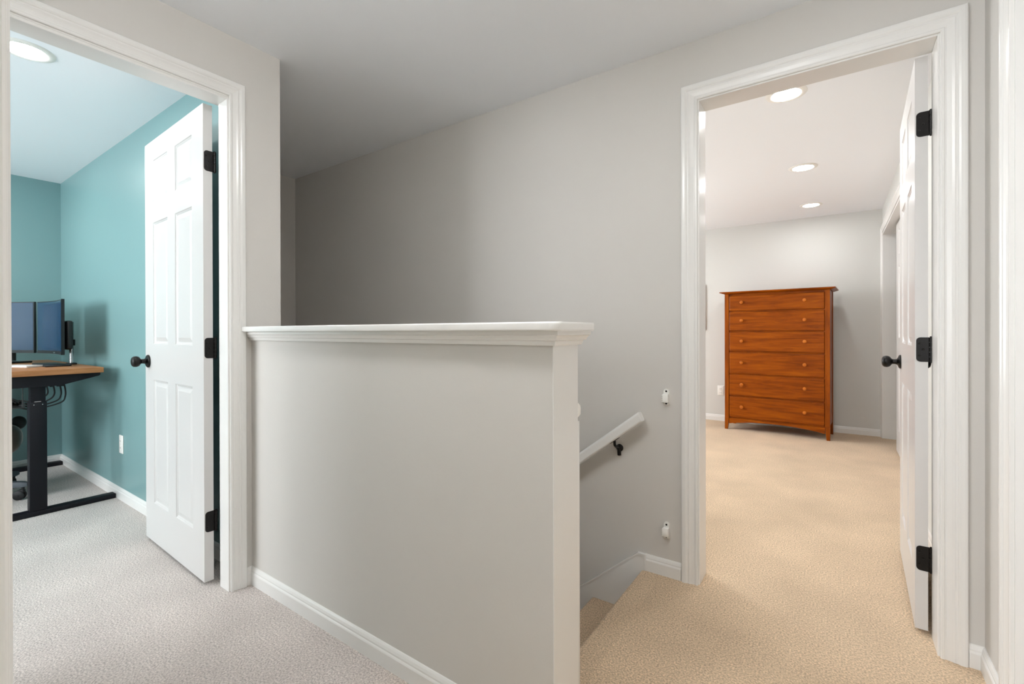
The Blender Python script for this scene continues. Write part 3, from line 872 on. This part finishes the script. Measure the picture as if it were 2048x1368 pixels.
# monitors
def monitor(name, label, pr, pl, z0, z1, arm):
    """pr: near (right) edge, pl: far (left) edge of the screen, seen from its front"""
    pr, pl = Vector(pr), Vector(pl)
    mid = (pr + pl) / 2
    d = (pr - pl); W = d.length
    rz = math.atan2(d.y, d.x)
    t = thing(name, label, 'monitor', (mid.x, mid.y, z0), rz, group='curved monitors on the desk')
    H = z1 - z0
    sag = .030; N = 24
    def arc(u): return sag * (1 - (2 * u - 1) ** 2)
    def shell(bm, u0, u1, za, zb, ya, yb):
        f, bk = [], []
        for k in range(N + 1):
            u = u0 + (u1 - u0) * k / N
            x = (u - .5) * W
            f.append((bm.verts.new((x, arc(u) + ya, za)), bm.verts.new((x, arc(u) + ya, zb))))
            bk.append((bm.verts.new((x, arc(u) + yb, za)), bm.verts.new((x, arc(u) + yb, zb))))
        for k in range(N):
            bm.faces.new((f[k][0], f[k + 1][0], f[k + 1][1], f[k][1]))
            bm.faces.new((bk[k][0], bk[k][1], bk[k + 1][1], bk[k + 1][0]))
            bm.faces.new((f[k][0], bk[k][0], bk[k + 1][0], f[k + 1][0]))
            bm.faces.new((f[k][1], f[k + 1][1], bk[k + 1][1], bk[k][1]))
        for k in (0, N):
            bm.faces.new((f[k][0], f[k][1], bk[k][1], bk[k][0]))
    bm = B(); shell(bm, 0, 1, 0, H, 0, .016); link('housing', bm, M_MONBODY, t, smooth=True)
    bm = B(); shell(bm, .012, .988, .020, H - .006, -.0012, .0005); link('screen', bm, M_SCREEN, t, smooth=True)
    bm = B(); shell(bm, 0, 1, 0, .016, -.0022, 0); bz = link('chin_bezel', bm, M_MONBODY, t, smooth=True)
    bm = B(); box(bm, -.016, .016, sag - .0042, sag - .0024, .005, .011); link('badge', bm, M_SILVER, bz)
    bm = B(); box(bm, -W * .34, W * .34, sag + .012, sag + .048, .03, H * .62, .012, 3); link('back_cover', bm, M_MONBODY, t, smooth=True)
    if arm:
        bm = B(); box(bm, -.05, .05, sag + .045, sag + .060, H * .28, H * .55, .004, 1); link('mount_plate', bm, M_MONBODY, t)
        py, pz = .112, .8502 - z0
        bm = B(); tube(bm, [(0, py, pz + .012), (0, py, pz + .29)], .0115, 16); pole = link('pole', bm, M_SILVER, t, smooth=True)
        bm = B(); box(bm, -.03, .03, py - .022, py + .022, pz, pz + .012, .003, 2); link('clamp_base', bm, M_MONBODY, pole, smooth=True)
        bm = B(); lathe(bm, [(0, pz + .13), (.019, pz + .13), (.019, pz + .17), (0, pz + .17)], 16, Matrix.Translation((0, py, 0))); link('collar', bm, M_MONBODY, pole, smooth=True)
        bm = B(); box(bm, -.012, .012, sag + .058, py, pz + .138, pz + .162, .003, 1); link('arm', bm, M_MONBODY, pole)
    else:
        bm = B(); tube(bm, [(0, sag + .05, H * .35), (0, sag + .09, H * .2), (0, sag + .09, -.06)], .016, 12); link('stand_post', bm, M_MONBODY, t, smooth=True)
        bm = B(); box(bm, -.10, .10, sag - .02, sag + .13, -.0755, -.064, .004, 2); link('stand_foot', bm, M_MONBODY, t, smooth=True)
    return t
monitor('computer_monitor', 'curved black monitor on a silver pole at the near end of the desk', (-4.0, .763), (-4.545, .746), .926, 1.281, True)
monitor('computer_monitor', 'curved black monitor angled towards the door at the far end of the desk', (-4.575, .735), (-5.03, .418), .926, 1.283, False)
# things on the desk top
bm = B(); box(bm, -4.43, -4.06, .70, .824, .8502, .862, .004, 2)
tag(link('laptop', bm, M_MONBODY, smooth=True), 'closed thin black laptop lying under the near monitor', 'laptop')
bm = B(); box(bm, -.11, .11, -.045, .045, 0, .013, .004, 2)
for v in bm.verts:
    v.co.z += .0
o = tag(link('notepad', bm, M_PAPER, smooth=True), 'small pale speckled pad lying on the desk top', 'pad')
o.location = (-4.21, .62, .8502); o.rotation_euler = (0, 0, R(24))
t = thing('keyboard', 'black keyboard propped on folding feet at the front of the desk', 'keyboard', (-4.55, .50, .8502), R(0))
bm = B(); box(bm, -.22, .22, -.075, .075, 0, .016, .004, 2, Matrix.Translation((0, 0, .012)) @ Matrix.Rotation(R(9), 4, 'X')); kb = link('case', bm, M_MONBODY, t, smooth=True)
for r_ in range(5):
    for c_ in range(14):
        kk = B(); box(kk, -.0125, .0125, -.011, .011, 0, .006, .002, 1)
        kk.transform(Matrix.Translation((0, 0, .012)) @ Matrix.Rotation(R(9), 4, 'X') @ Matrix.Translation((-.195 + c_ * .030, -.056 + r_ * .028, .016)))
        link('key', kk, M_RUBBER, kb)
for x in (-.17, .17):
    bm = B(); tube(bm, [(x, .055, .026), (x, .085, .0045)], .0045, 8); link('folding_foot', bm, M_RUBBER, t, smooth=True)

# ------------------------------------------------------------------ office chair
def chair():
    tip = Vector((-4.265, .632, 0)); C = Vector((-4.46, .38, 0))
    ang0 = math.atan2(tip.y - C.y, tip.x - C.x); Lg = (tip - C).length
    t = thing('office_chair', 'brown office chair with pale rim and dark grey five-star base under the desk', 'chair', C)
    for k in range(5):
        a = ang0 + k * 2 * math.pi / 5
        mt = Matrix.Rotation(a, 4, 'Z')
        nb = B()
        secs = [(.03, .022, .085, .135), (Lg * .55, .022, .088, .128), (Lg, .021, .082, .115), (Lg + .025, .014, .086, .108)]
        rows = []
        for x, w, za, zb in secs:
            rows.append([nb.verts.new((x, -w, za)), nb.verts.new((x, w, za)), nb.verts.new((x, w * .9, zb - .006)), nb.verts.new((x, w * .6, zb)), nb.verts.new((x, -w * .6, zb)), nb.verts.new((x, -w * .9, zb - .006))])
        for p, q in zip(rows, rows[1:]):
            for n in range(6): nb.faces.new((p[n], p[(n + 1) % 6], q[(n + 1) % 6], q[n]))
        nb.faces.new(rows[0]); nb.faces.new(rows[-1])
        nb.transform(mt)
        lg = link('base_leg', nb, M_CHGREY, t, smooth=True)
        cb = B()
        tube(cb, [(Lg, 0, .09), (Lg, 0, .058)], .008, 10)
        box(cb, Lg - .024, Lg + .008, -.012, .012, .045, .064, .004, 2)
        sw = Matrix.Translation((Lg - .018, 0, .030)) @ Matrix.Rotation(R(90), 4, 'X')
        for s in (-.019, .006):
            lathe(cb, [(0, s), (.024, s), (.029, s + .003), (.030, s + .0065), (.029, s + .010), (.024, s + .013), (0, s + .013)], 22, sw)
        lathe(cb, [(0, -.021), (.005, -.021), (.005, .021), (0, .021)], 10, sw)
        cb.transform(mt)
        cs = link('caster', cb, M_RUBBER, lg, smooth=True)
    bm = B(); lathe(bm, [(0, .075), (.036, .075), (.040, .10), (.036, .14), (.028, .15), (.028, .24), (.016, .24), (.016, .34), (0, .34)], 24); link('gas_column', bm, M_CHGREY, t, smooth=True)
    # bucket seat: rounded squab with a pale rim
    bm = B()
    nb = B(); bmesh.ops.create_uvsphere(nb, u_segments=32, v_segments=16, radius=1)
    for v in nb.verts:
        c = v.co
        c.x = math.copysign(abs(c.x) ** .8, c.x) * .25; c.y = math.copysign(abs(c.y) ** .8, c.y) * .27; c.z = math.copysign(abs(c.z) ** .6, c.z) * .12
    merge(bm, nb, Matrix.Translation((0, .0, .375)))
    link('seat', bm, M_CHBROWN, t, smooth=True)
    bm = B()
    tube(bm, [(.02, .274 * math.copysign(abs(math.cos(a)) ** .85, math.cos(a)), .375 + .123 * math.copysign(abs(math.sin(a)) ** .75, math.sin(a)))
              for a in [2 * math.pi * k / 48 + .001 for k in range(49)]], .006, 8)
    link('rim', bm, M_RIM, t, smooth=True)
    # backrest towards -y
    bm = B(); box(bm, -.22, .22, -.32, -.27, .46, .98, .022, 3); link('backrest', bm, M_CHBROWN, t, smooth=True)
    bm = B(); tube(bm, curve_pts([(0, -.05, .30), (0, -.24, .30), (0, -.335, .38), (0, -.338, .62)], 8), .018, 10); link('back_bracket', bm, M_CHGREY, t, smooth=True)
    for s in (-1, 1):
        bm = B(); tube(bm, curve_pts([(s * .20, -.06, .30), (s * .27, -.06, .32), (s * .285, -.06, .50), (s * .285, -.05, .572)], 8), .013, 10)
        box(bm, s * .285 - .035, s * .285 + .035, -.17, .10, .570, .594, .009, 2)
        link('armrest', bm, M_RUBBER, t, smooth=True)
    bm = B(); tube(bm, [(-.02, .10, .29), (-.10, .24, .38), (-.10, .27, .43)], .009, 10)
    nb = B(); bmesh.ops.create_uvsphere(nb, u_segments=20, v_segments=12, radius=1); merge(bm, nb, Matrix.Translation((-.10, .275, .455)) @ Matrix.Diagonal((.045, .040, .045, 1)))
    link('lever_knob', bm, M_RUBBER, t, smooth=True)
chair()
